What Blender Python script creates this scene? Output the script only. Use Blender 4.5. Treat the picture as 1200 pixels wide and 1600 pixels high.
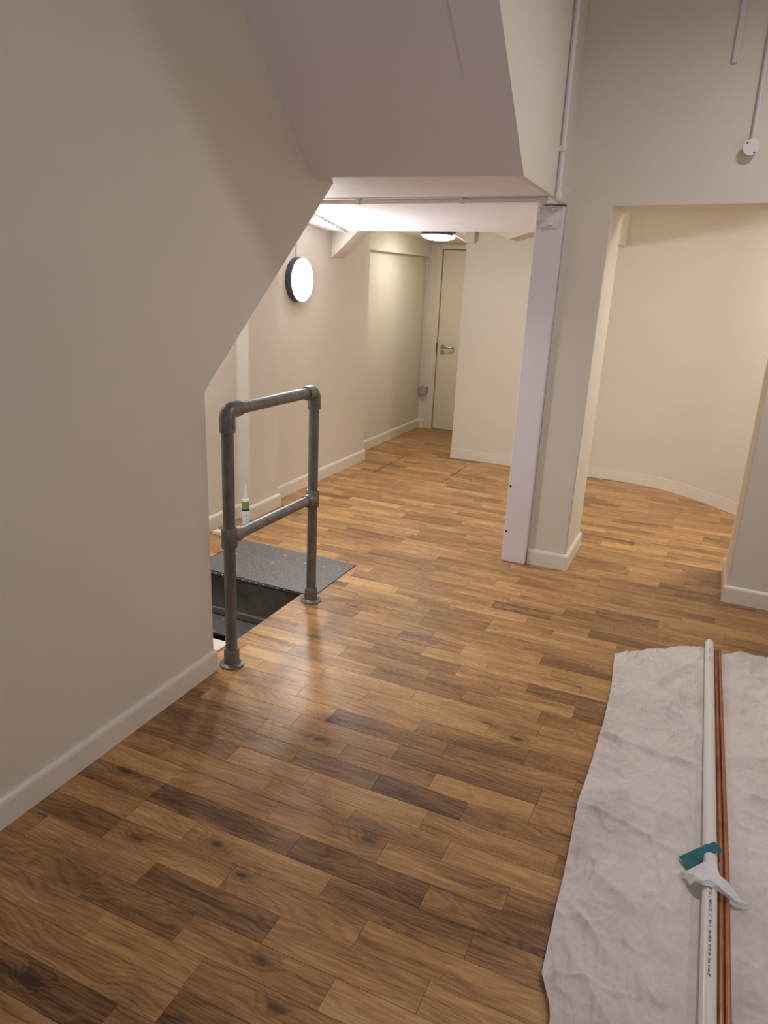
import bpy, bmesh, math, random
from mathutils import Vector, Matrix, noise
for o in list(bpy.data.objects): bpy.data.objects.remove(o, do_unlink=True)
scene = bpy.context.scene
COL = scene.collection
random.seed(7)

# ------------------------------------------------------------------ camera
# x runs along the floor planks, y runs away along the left wall, z is up (metres)
F_PX = 1144.7
PITCH, ROLL, YAW = math.radians(17.858), math.radians(-2.774), math.radians(23.253)
CAM = Vector((0.0, 0.0, 1.68))
fw = Vector((-math.sin(YAW)*math.cos(PITCH), math.cos(YAW)*math.cos(PITCH), -math.sin(PITCH)))
right0 = Vector((math.cos(YAW), math.sin(YAW), 0.0))
down0 = fw.cross(right0)
rgt = math.cos(ROLL)*right0 + math.sin(ROLL)*down0
dwn = -math.sin(ROLL)*right0 + math.cos(ROLL)*down0
cd = bpy.data.cameras.new('camera')
cd.sensor_fit = 'HORIZONTAL'; cd.sensor_width = 36.0
cd.lens = F_PX*36.0/1200.0
cd.clip_start = 0.02
cam = bpy.data.objects.new('camera', cd); COL.objects.link(cam)
m = Matrix((rgt, -dwn, -fw)).transposed().to_4x4(); m.translation = CAM
cam.matrix_world = m
scene.camera = cam

def proj(p):
    q = Vector(p)-CAM; z = q.dot(fw)
    if z < 0.05: return None
    return 600+F_PX*q.dot(rgt)/z, 800+F_PX*q.dot(dwn)/z

# ------------------------------------------------------------------ world, exposure
w = bpy.data.worlds.new('world'); scene.world = w; w.use_nodes = True
w.node_tree.nodes['Background'].inputs[0].default_value = (0.8, 0.85, 1.0, 1)
w.node_tree.nodes['Background'].inputs[1].default_value = 0.02
scene.view_settings.view_transform = 'Standard'
scene.view_settings.look = 'None'
scene.view_settings.gamma = 1.0
scene.view_settings.use_curve_mapping = False
scene.view_settings.exposure = 0.0

# lamp and added fill strengths (radiance of the opal diffusers) and colours
LAMP_NEAR, LAMP_NEAR_COL = 98.0, (0.99, 0.97, 1.02)
LAMP_WALL, LAMP_WALL_COL = 98.0, (0.97, 0.99, 1.02)
LAMP_CORR, LAMP_CORR_COL = 31.0, (1.0, 0.98, 0.86)
LAMP_RIGHT, LAMP_RIGHT_COL = 102.0, (1.0, 0.98, 0.88)
LAMP_STAIR, LAMP_STAIR_COL = 105.0, (0.97, 0.98, 1.0)
FILL_SIDE, FILL_SIDE_COL = 26.0, (1.0, 0.97, 1.0)
FILL_BACK, FILL_BACK_COL = 54.0, (0.97, 0.96, 1.06)

# ------------------------------------------------------------------ materials
def new_mat(name):
    mt = bpy.data.materials.new(name); mt.use_nodes = True
    nt = mt.node_tree; b = nt.nodes['Principled BSDF']
    return mt, nt, b
def nd(nt, typ, **kw):
    n = nt.nodes.new(typ)
    for k, v in kw.items():
        if k.startswith('i_'):
            key = k[2:]
            key = int(key) if key.isdigit() else key
            n.inputs[key].default_value = v
        else: setattr(n, k, v)
    return n
def mth(nt, op, a, b=None, c=None, clamp=False):
    n = nt.nodes.new('ShaderNodeMath'); n.operation = op; n.use_clamp = clamp
    for i, v in enumerate((a, b, c)):
        if v is None: continue
        if isinstance(v, (int, float)): n.inputs[i].default_value = v
        else: nt.links.new(v, n.inputs[i])
    return n.outputs[0]
def mixc(nt, fac, a, b, mode='MIX'):
    n = nt.nodes.new('ShaderNodeMix'); n.data_type = 'RGBA'; n.blend_type = mode
    for s, v in ((0, fac), (6, a), (7, b)):
        if isinstance(v, (int, float)): n.inputs[s].default_value = v
        elif isinstance(v, tuple): n.inputs[s].default_value = (*v, 1) if len(v) == 3 else v
        else: nt.links.new(v, n.inputs[s])
    return n.outputs[2]
def ramp(nt, fac, stops):
    n = nt.nodes.new('ShaderNodeValToRGB')
    cr = n.color_ramp
    while len(cr.elements) < len(stops): cr.elements.new(0.5)
    for e, (p, c) in zip(cr.elements, stops):
        e.position = p; e.color = (*c, 1) if len(c) == 3 else c
    nt.links.new(fac, n.inputs[0])
    return n.outputs[0]
def scaled_pos(nt, vec, scale, add=None):
    n = nt.nodes.new('ShaderNodeMapping'); n.inputs['Scale'].default_value = scale
    nt.links.new(vec, n.inputs['Vector'])
    return n.outputs[0]
def noise_tex(nt, vec, scale, detail=3, rough=0.5, dist=0.0):
    n = nt.nodes.new('ShaderNodeTexNoise')
    n.inputs['Scale'].default_value = scale; n.inputs['Detail'].default_value = detail
    n.inputs['Roughness'].default_value = rough; n.inputs['Distortion'].default_value = dist
    nt.links.new(vec, n.inputs['Vector'])
    return n.outputs[0]
def bump(nt, b, h, strength=0.2, dist=0.002):
    n = nt.nodes.new('ShaderNodeBump'); n.inputs['Strength'].default_value = strength
    n.inputs['Distance'].default_value = dist
    nt.links.new(h, n.inputs['Height']); nt.links.new(n.outputs[0], b.inputs['Normal'])

def paint(name, col, rough=0.55, var=0.03, bs=0.12, bscale=60):
    mt, nt, b = new_mat(name)
    g = nt.nodes.new('ShaderNodeNewGeometry')
    n1 = noise_tex(nt, g.outputs['Position'], 1.7, 3)
    c2 = tuple(x*(1-var*2.5) for x in col)
    nt.links.new(mixc(nt, n1, tuple(min(1, x*(1+var)) for x in col), c2), b.inputs['Base Color'])
    b.inputs['Roughness'].default_value = rough
    b.inputs['Specular IOR Level'].default_value = 0.3
    n2 = noise_tex(nt, g.outputs['Position'], bscale, 3)
    n3 = noise_tex(nt, g.outputs['Position'], 5, 2)
    bump(nt, b, mth(nt, 'ADD', n2, mth(nt, 'MULTIPLY', n3, 3.0)), bs, 0.002)
    return mt
M = {}
M['cream'] = paint('cream_wall_paint', (0.76, 0.70, 0.605))
M['white'] = paint('white_ceiling_paint', (0.84, 0.79, 0.82), 0.6, 0.02)
M['skirt'] = paint('skirting_gloss_paint', (0.80, 0.74, 0.65), 0.32, 0.015, 0.05)
M['door'] = paint('door_paint', (0.74, 0.66, 0.54), 0.4, 0.015, 0.04)
M['post'] = paint('brushed_white_paint', (0.82, 0.775, 0.81), 0.45, 0.05, 0.5, 38)
M['conduit'] = paint('conduit_white_plastic', (0.74, 0.70, 0.69), 0.4, 0.02, 0.02)
M['pvc'] = paint('pvc_pipe_plastic', (0.82, 0.78, 0.74), 0.28, 0.02, 0.02)
M['plastic_white'] = paint('white_plastic', (0.82, 0.80, 0.80), 0.35, 0.01, 0.02)

def simple(name, col, rough=0.5, metal=0.0):
    mt, nt, b = new_mat(name)
    g = nt.nodes.new('ShaderNodeNewGeometry')
    n1 = noise_tex(nt, g.outputs['Position'], 40, 3)
    nt.links.new(mixc(nt, n1, tuple(x*1.12 for x in col), tuple(x*0.85 for x in col)), b.inputs['Base Color'])
    b.inputs['Roughness'].default_value = rough; b.inputs['Metallic'].default_value = metal
    return mt
M['dark'] = simple('dark_subfloor', (0.02, 0.014, 0.01), 0.9)
M['black'] = simple('black_rubber', (0.012, 0.012, 0.013), 0.7)
M['lamp_ring'] = simple('dark_lamp_housing', (0.050, 0.060, 0.090), 0.45, 0.0)
M['handle'] = simple('brushed_steel_handle', (0.42, 0.41, 0.38), 0.3, 1.0)
M['socket'] = simple('grey_metal_socket', (0.50, 0.50, 0.52), 0.4, 0.6)
M['screw'] = simple('dull_brass_screw', (0.10, 0.08, 0.05), 0.5, 0.6)
M['ink'] = simple('black_ink', (0.022, 0.022, 0.025), 0.8)
M['green'] = simple('green_label', (0.20, 0.36, 0.05), 0.5)
M['navy'] = simple('navy_label', (0.02, 0.05, 0.11), 0.5)
M['teal'] = simple('teal_abrasive_card', (0.025, 0.175, 0.20), 0.75)
M['rag'] = paint('white_paper_towel', (0.80, 0.79, 0.82), 0.9, 0.04, 0.5, 220)
M['brass'] = simple('steel_edge_strip', (0.25, 0.22, 0.18), 0.5, 0.5)

def steel_tube():
    mt, nt, b = new_mat('galvanised_tube')
    g = nt.nodes.new('ShaderNodeNewGeometry')
    n1 = noise_tex(nt, scaled_pos(nt, g.outputs['Position'], (1, 1, 0.35)), 26, 5, 0.65)
    n2 = noise_tex(nt, g.outputs['Position'], 160, 3)
    c = ramp(nt, n1, [(0.25, (0.12, 0.112, 0.104)), (0.50, (0.175, 0.170, 0.162)), (0.75, (0.235, 0.232, 0.228))])
    nt.links.new(c, b.inputs['Base Color'])
    b.inputs['Metallic'].default_value = 0.45
    nt.links.new(mth(nt, 'MULTIPLY_ADD', n2, 0.22, 0.28), b.inputs['Roughness'])
    bump(nt, b, n2, 0.12, 0.001)
    return mt
M['tube'] = steel_tube()

def copper():
    mt, nt, b = new_mat('copper_pipe')
    g = nt.nodes.new('ShaderNodeNewGeometry')
    n1 = noise_tex(nt, scaled_pos(nt, g.outputs['Position'], (6, 1, 6)), 9, 4)
    c = ramp(nt, n1, [(0.3, (0.42, 0.17, 0.085)), (0.7, (0.66, 0.33, 0.20))])
    nt.links.new(c, b.inputs['Base Color'])
    b.inputs['Metallic'].default_value = 0.85; b.inputs['Roughness'].default_value = 0.36
    return mt
M['copper'] = copper()

def chequer():
    mt, nt, b = new_mat('worn_chequer_plate')
    g = nt.nodes.new('ShaderNodeNewGeometry')
    n1 = noise_tex(nt, g.outputs['Position'], 120, 4, 0.7)
    n2 = noise_tex(nt, g.outputs['Position'], 9, 4, 0.6)
    v = nt.nodes.new('ShaderNodeTexVoronoi'); v.inputs['Scale'].default_value = 60
    nt.links.new(g.outputs['Position'], v.inputs['Vector'])
    c = ramp(nt, n1, [(0.30, (0.060, 0.058, 0.060)), (0.52, (0.135, 0.132, 0.132)), (0.75, (0.36, 0.35, 0.34))])
    c = mixc(nt, mth(nt, 'MULTIPLY', n2, 0.5), c, (0.27, 0.255, 0.24))
    # white paint splashes
    v2 = nt.nodes.new('ShaderNodeTexVoronoi'); v2.inputs['Scale'].default_value = 13
    nt.links.new(g.outputs['Position'], v2.inputs['Vector'])
    spl = mth(nt, 'LESS_THAN', mth(nt, 'ADD', v2.outputs['Distance'], mth(nt, 'MULTIPLY', n1, 0.25)), 0.23)
    c = mixc(nt, mth(nt, 'MULTIPLY', spl, 0.65), c, (0.55, 0.53, 0.48))
    nt.links.new(c, b.inputs['Base Color'])
    b.inputs['Metallic'].default_value = 0.25; b.inputs['Roughness'].default_value = 0.5
    bump(nt, b, mth(nt, 'ADD', v.outputs['Distance'], n1), 0.5, 0.002)
    return mt
M['chequer'] = chequer()

def concrete():
    mt, nt, b = new_mat('dark_pit_concrete')
    g = nt.nodes.new('ShaderNodeNewGeometry')
    n1 = noise_tex(nt, g.outputs['Position'], 6, 6, 0.6)
    n2 = noise_tex(nt, g.outputs['Position'], 45, 5, 0.6)
    c = ramp(nt, n1, [(0.35, (0.10, 0.095, 0.086)), (0.6, (0.20, 0.188, 0.168)), (0.8, (0.30, 0.28, 0.25))])
    nt.links.new(c, b.inputs['Base Color']); b.inputs['Roughness'].default_value = 0.8
    bump(nt, b, n2, 0.6, 0.006)
    return mt
M['concrete'] = concrete()

def cloth():
    mt, nt, b = new_mat('linen_dust_sheet')
    g = nt.nodes.new('ShaderNodeNewGeometry'); P = g.outputs['Position']
    wx = noise_tex(nt, scaled_pos(nt, P, (1, 0.05, 1)), 520, 2)
    wy = noise_tex(nt, scaled_pos(nt, P, (0.05, 1, 1)), 520, 2)
    weave = mth(nt, 'MULTIPLY', mth(nt, 'ADD', wx, wy), 0.5)
    n1 = noise_tex(nt, P, 4, 5, 0.6)
    c = ramp(nt, mth(nt, 'ADD', mth(nt, 'MULTIPLY', n1, 0.6), mth(nt, 'MULTIPLY', weave, 0.4)),
             [(0.36, (0.60, 0.54, 0.495)), (0.52, (0.74, 0.68, 0.635)), (0.66, (0.81, 0.75, 0.705))])
    # splashes of white paint
    v = nt.nodes.new('ShaderNodeTexVoronoi'); v.inputs['Scale'].default_value = 26
    nt.links.new(P, v.inputs['Vector'])
    area = noise_tex(nt, P, 3.1, 2)
    n4 = noise_tex(nt, P, 60, 3)
    spl = mth(nt, 'MULTIPLY', mth(nt, 'LESS_THAN', mth(nt, 'ADD', v.outputs['Distance'], mth(nt, 'MULTIPLY', n4, 0.35)), 0.30),
              mth(nt, 'GREATER_THAN', area, 0.58))
    c = mixc(nt, mth(nt, 'MULTIPLY', spl, 0.45), c, (0.72, 0.70, 0.69))
    nt.links.new(c, b.inputs['Base Color'])
    b.inputs['Roughness'].default_value = 0.95; b.inputs['Specular IOR Level'].default_value = 0.1
    bump(nt, b, weave, 0.35, 0.001)
    return mt
M['cloth'] = cloth()

KNOTS = [(215, 1310), (378, 1367), (52, 1530), (432, 1575), (515, 1125), (500, 1156), (808, 1155), (575, 1312), (410, 1500), (196, 1204), (337, 1318), (760, 1130)]
def unproj(px, py, z=0.0):
    v = fw*F_PX + rgt*(px-600) + dwn*(py-800)
    return CAM + v*((z-CAM.z)/v.z)
def wood(name, from_attr):
    mt, nt, b = new_mat(name)
    g = nt.nodes.new('ShaderNodeNewGeometry'); P = g.outputs['Position']
    if from_attr:
        a = nt.nodes.new('ShaderNodeVertexColor'); a.layer_name = 'plank'; colo = a.outputs[0]
    else:
        a = nt.nodes.new('ShaderNodeObjectInfo'); colo = a.outputs['Color']
    sp = nt.nodes.new('ShaderNodeSeparateColor'); nt.links.new(colo, sp.inputs[0])
    tone, seed, hue = sp.outputs[0], sp.outputs[1], sp.outputs[2]
    cmb = nt.nodes.new('ShaderNodeCombineXYZ')
    nt.links.new(mth(nt, 'MULTIPLY', seed, 37.0), cmb.inputs[0])
    nt.links.new(mth(nt, 'MULTIPLY', seed, 91.0), cmb.inputs[1])
    nt.links.new(mth(nt, 'MULTIPLY', seed, 13.0), cmb.inputs[2])
    ad = nt.nodes.new('ShaderNodeVectorMath'); ad.operation = 'ADD'
    nt.links.new(P, ad.inputs[0]); nt.links.new(cmb.outputs[0], ad.inputs[1])
    V = ad.outputs[0]
    # knots that sit at known spots
    kd = None
    for (kx, ky) in KNOTS:
        k = unproj(kx, ky)
        mp = nt.nodes.new('ShaderNodeVectorMath'); mp.operation = 'SUBTRACT'
        nt.links.new(P, mp.inputs[0]); mp.inputs[1].default_value = k
        ms = nt.nodes.new('ShaderNodeVectorMath'); ms.operation = 'MULTIPLY'
        nt.links.new(mp.outputs[0], ms.inputs[0]); ms.inputs[1].default_value = (0.55, 1.0, 0.0)
        ln = nt.nodes.new('ShaderNodeVectorMath'); ln.operation = 'LENGTH'
        nt.links.new(ms.outputs[0], ln.inputs[0])
        kd = ln.outputs['Value'] if kd is None else mth(nt, 'MINIMUM', kd, ln.outputs['Value'])
    wob = noise_tex(nt, V, 30, 3)
    kdw = mth(nt, 'MULTIPLY_ADD', mth(nt, 'SUBTRACT', wob, 0.5), 0.018, kd)
    kcore = mth(nt, 'SUBTRACT', 1.0, mth(nt, 'DIVIDE', kdw, 0.017), clamp=True)
    khalo = mth(nt, 'SUBTRACT', 1.0, mth(nt, 'DIVIDE', mth(nt, 'MULTIPLY_ADD', mth(nt, 'SUBTRACT', wob, 0.5), 0.03, kd), 0.042), clamp=True)
    # streaks, cathedral rings, fine pores, blotches
    streak = noise_tex(nt, scaled_pos(nt, V, (1.6, 15, 1)), 1.0, 4, 0.6, 0.6)
    blot = noise_tex(nt, scaled_pos(nt, V, (2.2, 5.5, 1)), 1.0, 3, 0.55, 0.4)
    pores = noise_tex(nt, scaled_pos(nt, V, (11, 230, 1)), 1.0, 4, 0.7, 0.3)
    fig = noise_tex(nt, scaled_pos(nt, V, (1.5, 6.0, 1)), 1.0, 2, 0.5, 0.3)
    ringin = mth(nt, 'ADD', mth(nt, 'MULTIPLY', fig, 110.0), mth(nt, 'MULTIPLY', khalo, 15.0))
    sepv = nt.nodes.new('ShaderNodeSeparateXYZ'); nt.links.new(V, sepv.inputs[0])
    ringin = mth(nt, 'MULTIPLY_ADD', sepv.outputs[1], 330.0, ringin)
    rings = mth(nt, 'MULTIPLY_ADD', mth(nt, 'SINE', ringin), 0.5, 0.5)
    rings = mth(nt, 'POWER', rings, 2.0)
    # small random knots
    vr = nt.nodes.new('ShaderNodeTexVoronoi'); vr.inputs['Scale'].default_value = 1.0
    nt.links.new(scaled_pos(nt, V, (4.2, 8.0, 0.0)), vr.inputs['Vector'])
    sc = nt.nodes.new('ShaderNodeSeparateColor'); nt.links.new(vr.outputs['Color'], sc.inputs[0])
    rk = mth(nt, 'MULTIPLY', mth(nt, 'SUBTRACT', 1.0, mth(nt, 'DIVIDE', mth(nt, 'MULTIPLY_ADD', mth(nt, 'SUBTRACT', wob, 0.5), 0.10, vr.outputs['Distance']), 0.085), clamp=True),
             mth(nt, 'GREATER_THAN', sc.outputs[0], 0.80))
    val = mth(nt, 'MULTIPLY_ADD', mth(nt, 'SUBTRACT', streak, 0.5), 0.95, tone)
    val = mth(nt, 'MULTIPLY_ADD', mth(nt, 'SUBTRACT', blot, 0.5), 0.55, val)
    val = mth(nt, 'MULTIPLY_ADD', rings, -0.13, val)
    val = mth(nt, 'MULTIPLY_ADD', mth(nt, 'SUBTRACT', pores, 0.5), 0.95, val)
    val = mth(nt, 'MULTIPLY_ADD', khalo, -0.20, val)
    val = mth(nt, 'ADD', val, 0.02, clamp=True)
    c = ramp(nt, val, [(0.0, (0.055, 0.025, 0.010)), (0.24, (0.190, 0.090, 0.031)), (0.50, (0.385, 0.197, 0.069)),
                       (0.73, (0.555, 0.305, 0.114)), (1.0, (0.73, 0.46, 0.195))])
    c = mixc(nt, mth(nt, 'MULTIPLY', hue, 0.20), c, mixc(nt, 1.0, c, (0.95, 0.98, 1.25), 'MULTIPLY'))
    c = mixc(nt, mth(nt, 'MULTIPLY', mth(nt, 'MAXIMUM', kcore, mth(nt, 'MULTIPLY', rk, 0.9)), 0.88), c, (0.022, 0.012, 0.008))
    nt.links.new(c, b.inputs['Base Color'])
    nt.links.new(mth(nt, 'MULTIPLY_ADD', blot, 0.16, 0.34), b.inputs['Roughness'])
    b.inputs['Specular IOR Level'].default_value = 0.5
    b.inputs['Coat Weight'].default_value = 0.12; b.inputs['Coat Roughness'].default_value = 0.24
    bump(nt, b, mth(nt, 'ADD', mth(nt, 'MULTIPLY', pores, 0.5), mth(nt, 'MULTIPLY', streak, 0.8)), 0.10, 0.0015)
    return mt
M['wood'] = wood('varnished_oak', False)
M['wood_far'] = wood('varnished_oak_far', True)

def emit(name, col, s):
    mt, nt, b = new_mat(name)
    b.inputs['Base Color'].default_value = (0.8, 0.8, 0.8, 1)
    b.inputs['Roughness'].default_value = 0.4
    b.inputs['Emission Color'].default_value = (*col, 1)
    b.inputs['Emission Strength'].default_value = s
    return mt

# ------------------------------------------------------------------ mesh helpers
def tag(o, label=None, cat=None, group=None, kind=None):
    if label: o['label'] = label
    if cat: o['category'] = cat
    if group: o['group'] = group
    if kind: o['kind'] = kind
    return o
def link(name, bm, mat, parent=None, smooth=False):
    me = bpy.data.meshes.new(name)
    bmesh.ops.recalc_face_normals(bm, faces=bm.faces[:])
    bm.to_mesh(me); bm.free()
    if smooth:
        for p in me.polygons: p.use_smooth = True
        try: me.set_sharp_from_angle(angle=math.radians(40))
        except Exception: pass
    me.materials.append(mat)
    o = bpy.data.objects.new(name, me); COL.objects.link(o)
    if parent: o.parent = parent
    return o
def empty(name, loc=(0, 0, 0)):
    o = bpy.data.objects.new(name, None); COL.objects.link(o); o.empty_display_size = 0.05
    o.location = loc
    return o
def prism(bm, pts, axis, lo, hi):
    """extrude a 2-D outline; axis 'x': pts are (y,z), 'y': (x,z), 'z': (x,y)"""
    def P(p, t):
        return {'x': (t, p[0], p[1]), 'y': (p[0], t, p[1]), 'z': (p[0], p[1], t)}[axis]
    a = [bm.verts.new(P(p, lo)) for p in pts]; b = [bm.verts.new(P(p, hi)) for p in pts]
    n = len(pts)
    bm.faces.new(a[::-1]); bm.faces.new(b)
    for i in range(n): bm.faces.new((a[i], a[(i+1) % n], b[(i+1) % n], b[i]))
def box(bm, x0, x1, y0, y1, z0, z1, bev=0.0):
    r = bmesh.ops.create_cube(bm, size=1.0)
    for v in r['verts']:
        v.co = Vector(((x0+x1)/2+v.co.x*(x1-x0), (y0+y1)/2+v.co.y*(y1-y0), (z0+z1)/2+v.co.z*(z1-z0)))
    if bev > 0:
        es = list({e for v in r['verts'] for e in v.link_edges})
        bmesh.ops.bevel(bm, geom=es, offset=bev, segments=2, affect='EDGES', profile=0.5)
def hexa(bm, c8):
    """c8: bottom 4 (ccw) then top 4"""
    v = [bm.verts.new(c) for c in c8]
    for f in ((3, 2, 1, 0), (4, 5, 6, 7), (0, 1, 5, 4), (1, 2, 6, 5), (2, 3, 7, 6), (3, 0, 4, 7)):
        bm.faces.new([v[i] for i in f])
def sweep(bm, pts, r, seg=16, caps=True):
    pts = [Vector(p) for p in pts]; rs = r if isinstance(r, (list, tuple)) else [r]*len(pts)
    n = len(pts); tang = []
    for i in range(n):
        t = (pts[min(i+1, n-1)]-pts[max(i-1, 0)]).normalized(); tang.append(t)
    u = tang[0].orthogonal().normalized()
    rings = []
    for i in range(n):
        t = tang[i]; u = (u-t*u.dot(t)).normalized(); v = t.cross(u)
        rings.append([bm.verts.new(pts[i]+(u*math.cos(2*math.pi*k/seg)+v*math.sin(2*math.pi*k/seg))*rs[i]) for k in range(seg)])
    for i in range(n-1):
        for k in range(seg):
            bm.faces.new((rings[i][k], rings[i][(k+1) % seg], rings[i+1][(k+1) % seg], rings[i+1][k]))
    if caps:
        bm.faces.new(rings[0][::-1]); bm.faces.new(rings[-1])
def lathe(bm, prof, mat4, seg=40, cap_end=True):
    """prof: list of (radius, height); revolved about local z, moved by mat4"""
    rings = []
    for (r, h) in prof:
        if r < 1e-6: rings.append([bm.verts.new(mat4 @ Vector((0, 0, h)))])
        else: rings.append([bm.verts.new(mat4 @ Vector((r*math.cos(2*math.pi*k/seg), r*math.sin(2*math.pi*k/seg), h))) for k in range(seg)])
    for a, b in zip(rings[:-1], rings[1:]):
        for k in range(seg):
            k2 = (k+1) % seg
            if len(a) == 1 and len(b) == 1: continue
            if len(a) == 1: bm.faces.new((a[0], b[k], b[k2]))
            elif len(b) == 1: bm.faces.new((a[k], a[k2], b[0]))
            else: bm.faces.new((a[k], a[k2], b[k2], b[k]))
    if cap_end:
        for rg in (rings[0], rings[-1]):
            if len(rg) > 1:
                try: bm.faces.new(rg)
                except ValueError: pass
def frame_to(loc, normal):
    q = Vector((0, 0, 1)).rotation_difference(Vector(normal).normalized())
    return Matrix.Translation(loc) @ q.to_matrix().to_4x4()
def struct(name, bm, mat, label=None, cat=None, parent=None, smooth=False):
    o = link(name, bm, mat, parent, smooth)
    o['kind'] = 'structure'
    if label: o['label'] = label
    if cat: o['category'] = cat
    return o

# ------------------------------------------------------------------ the shell
CEIL = 3.27
XL = -1.78            # face of the near left wall
YW = 4.328            # face of the wall with the opening
SY, SZ, SS = 3.135, 2.084, 0.936   # lower edge of the stair soffit and its slope
XS = -0.842           # right side of the boxed stair
def soff_z(y): return SZ + SS*(SY-y)
ytop = SY-(CEIL-SZ)/SS

# left wall with the slanting cut above the floor hatch
bm = bmesh.new()
prism(bm, [(-2.2, 0), (2.335, 0), (2.324, 1.222), (3.345, 2.086), (3.30, 2.13), (YW, 2.13), (YW, CEIL), (-2.2, CEIL)], 'x', XL-0.12, XL)
struct('wall_left', bm, M['cream'], 'big cream plastered wall on the left, cut off on a slant above the hatch', 'wall')
# boxed stair overhead: sloping underside and its right-hand side
bm = bmesh.new()
xr0, xr1 = -0.811, -0.826
ZC = CEIL
def sp(x, y, d=0.0): return (x, y, soff_z(y)+d)
# underside in strips, with a shallow plaster crease running down it
ny = 14
cre = [(-1.78), (-1.012), (-1.000), (-0.82)]
grid = []
for j in range(ny+1):
    t = j/ny; y = SY+(ytop-SY)*t
    xr = xr0+(xr1-xr0)*t*1.6
    k = max(0.0, min(1.0, (t-0.18)/0.18))
    row = [bm.verts.new(sp(XL, y)), bm.verts.new(sp(-0.985-0.035*t, y, 0.0)), bm.verts.new(sp(-0.973-0.035*t, y, -0.010*k)), bm.verts.new(sp(xr, y, -0.002))]
    grid.append(row)
for j in range(ny):
    for i in range(3):
        bm.faces.new((grid[j][i], grid[j][i+1], grid[j+1][i+1], grid[j+1][i]))
bm2 = bmesh.new()
struct('ceiling_soffit', bm, M['white'], 'grey-white sloping underside of the boxed stair overhead', 'soffit')
bm2.free()
bm = bmesh.new()
def side(dx): return [(xr0+dx, SY), (xr1-0.008+dx, ytop)]
a = [Vector((xr0, SY, SZ)), Vector((-0.862, YW, 2.090)), Vector((-0.868, YW, ZC)), Vector((xr0+(xr1-xr0)*1.6, ytop, ZC))]
v1 = [bm.verts.new(p) for p in a]; v2 = [bm.verts.new(p+Vector((-0.05, 0, 0))) for p in a]
bm.faces.new(v1); bm.faces.new(v2[::-1])
for i in range(4): bm.faces.new((v1[i], v2[i], v2[(i+1) % 4], v1[(i+1) % 4]))
struct('wall_stair_side', bm, M['cream'], 'cream side of the boxed stair beside the tall vertical conduit', 'wall')
# low slab under the landing: level, then falling slightly to its far edge
bm = bmesh.new()
prism(bm, [(SY, SZ), (YW, 2.088), (5.35, 2.000), (5.35, 2.20), (SY+0.05, 2.14)], 'x', -3.2, -0.815)
for v in bm.verts:
    if abs(v.co.y-5.35) < 1e-4 and v.co.z < 2.1: v.co.z += (v.co.x+2.2)*0.012
    if v.co.x > -0.9: v.co.x = xr0-0.03 if v.co.y < 3.2 else (-0.89 if v.co.y < 4.4 else -0.87)
struct('ceiling_slab', bm, M['white'], 'low white ceiling slab lit brightly by the round wall lamp', 'ceiling')
# room ceiling overhead (open over the stair) and the walls behind the camera
bm = bmesh.new(); box(bm, -1.95, 2.2, -2.3, YW+0.5, CEIL, CEIL+0.1)
struct('ceiling', bm, M['white'], 'white ceiling of the near room above the photograph', 'ceiling')
bm = bmesh.new(); box(bm, 1.75, 1.87, -2.3, YW, 0, CEIL)
struct('wall_right', bm, M['cream'], 'cream wall of the near room beyond the dust sheet', 'wall')
bm = bmesh.new(); box(bm, -1.95, 1.87, -2.32, -2.2, 0, CEIL)
struct('wall_back', bm, M['cream'], 'cream wall of the near room behind the viewer', 'wall')

bm = bmesh.new(); box(bm, -3.2, XL-0.12, 0.9, SY+0.04, 2.30, 2.40)
struct('ceiling_recess', bm, M['white'], 'white ceiling of the stair recess hidden behind the left wall', 'ceiling')
bm = bmesh.new(); box(bm, -3.2, XL-0.12, 0.9, 1.0, 0, 2.30)
struct('wall_recess', bm, M['cream'], 'cream end wall of the stair recess hidden behind the left wall', 'wall')
# wall with the wide opening: pier, lintel, right part
bm = bmesh.new()
YB = 4.83
prism(bm, [(-0.866, 0), (-0.632, 0), (-0.632, 2.096), (0.283, 2.120), (0.283, 0), (1.87, 0), (1.87, CEIL), (-0.866, CEIL)], 'y', YW, YB)
bmesh.ops.bevel(bm, geom=[e for e in bm.edges if abs(e.verts[0].co.y-YW) < 1e-4 and abs(e.verts[1].co.y-YW) < 1e-4 and -0.7 < e.verts[0].co.x < 0.4 and -0.7 < e.verts[1].co.x < 0.4 and min(e.verts[0].co.z, e.verts[1].co.z) < 2.2 and max(e.verts[0].co.z, e.verts[1].co.z) > 0.01], offset=0.008, segments=2, affect='EDGES')
struct('wall_opening', bm, M['cream'], 'cream wall pierced by the wide square opening, with a pier at its left', 'wall')

# far left wall: recess, pilaster, main length
bm = bmesh.new()
prism(bm, [(-3.2, 1.0), (-2.9, 1.0), (-2.9, 4.135), (-2.80, 4.135), (-2.80, 4.495), (-2.9, 4.495), (-2.9, 6.17), (-3.2, 6.17)], 'z', -0.0, 2.4)
bmesh.ops.bevel(bm, geom=[e for e in bm.edges if abs(e.verts[0].co.z-e.verts[1].co.z) > 1 and e.verts[0].co.x > -2.95], offset=0.006, segments=2, affect='EDGES')
struct('wall_far_left', bm, M['cream'], 'cream wall carrying the round lamp, with a shallow pilaster', 'wall')
# corridor left wall: upright, leaning back near the top, with a bulkhead above
bm = bmesh.new()
prism(bm, [(-3.3, 0), (-3.065, 0), (-3.065, 1.60), (-3.068, 1.70), (-3.075, 1.80), (-3.085, 1.90), (-3.02, 1.90), (-3.02, 2.4), (-3.3, 2.4)], 'y', 6.165, 8.05)
struct('wall_corridor', bm, M['cream'], 'cream corridor wall leading to the far door, leaning back near the top', 'wall')
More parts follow.
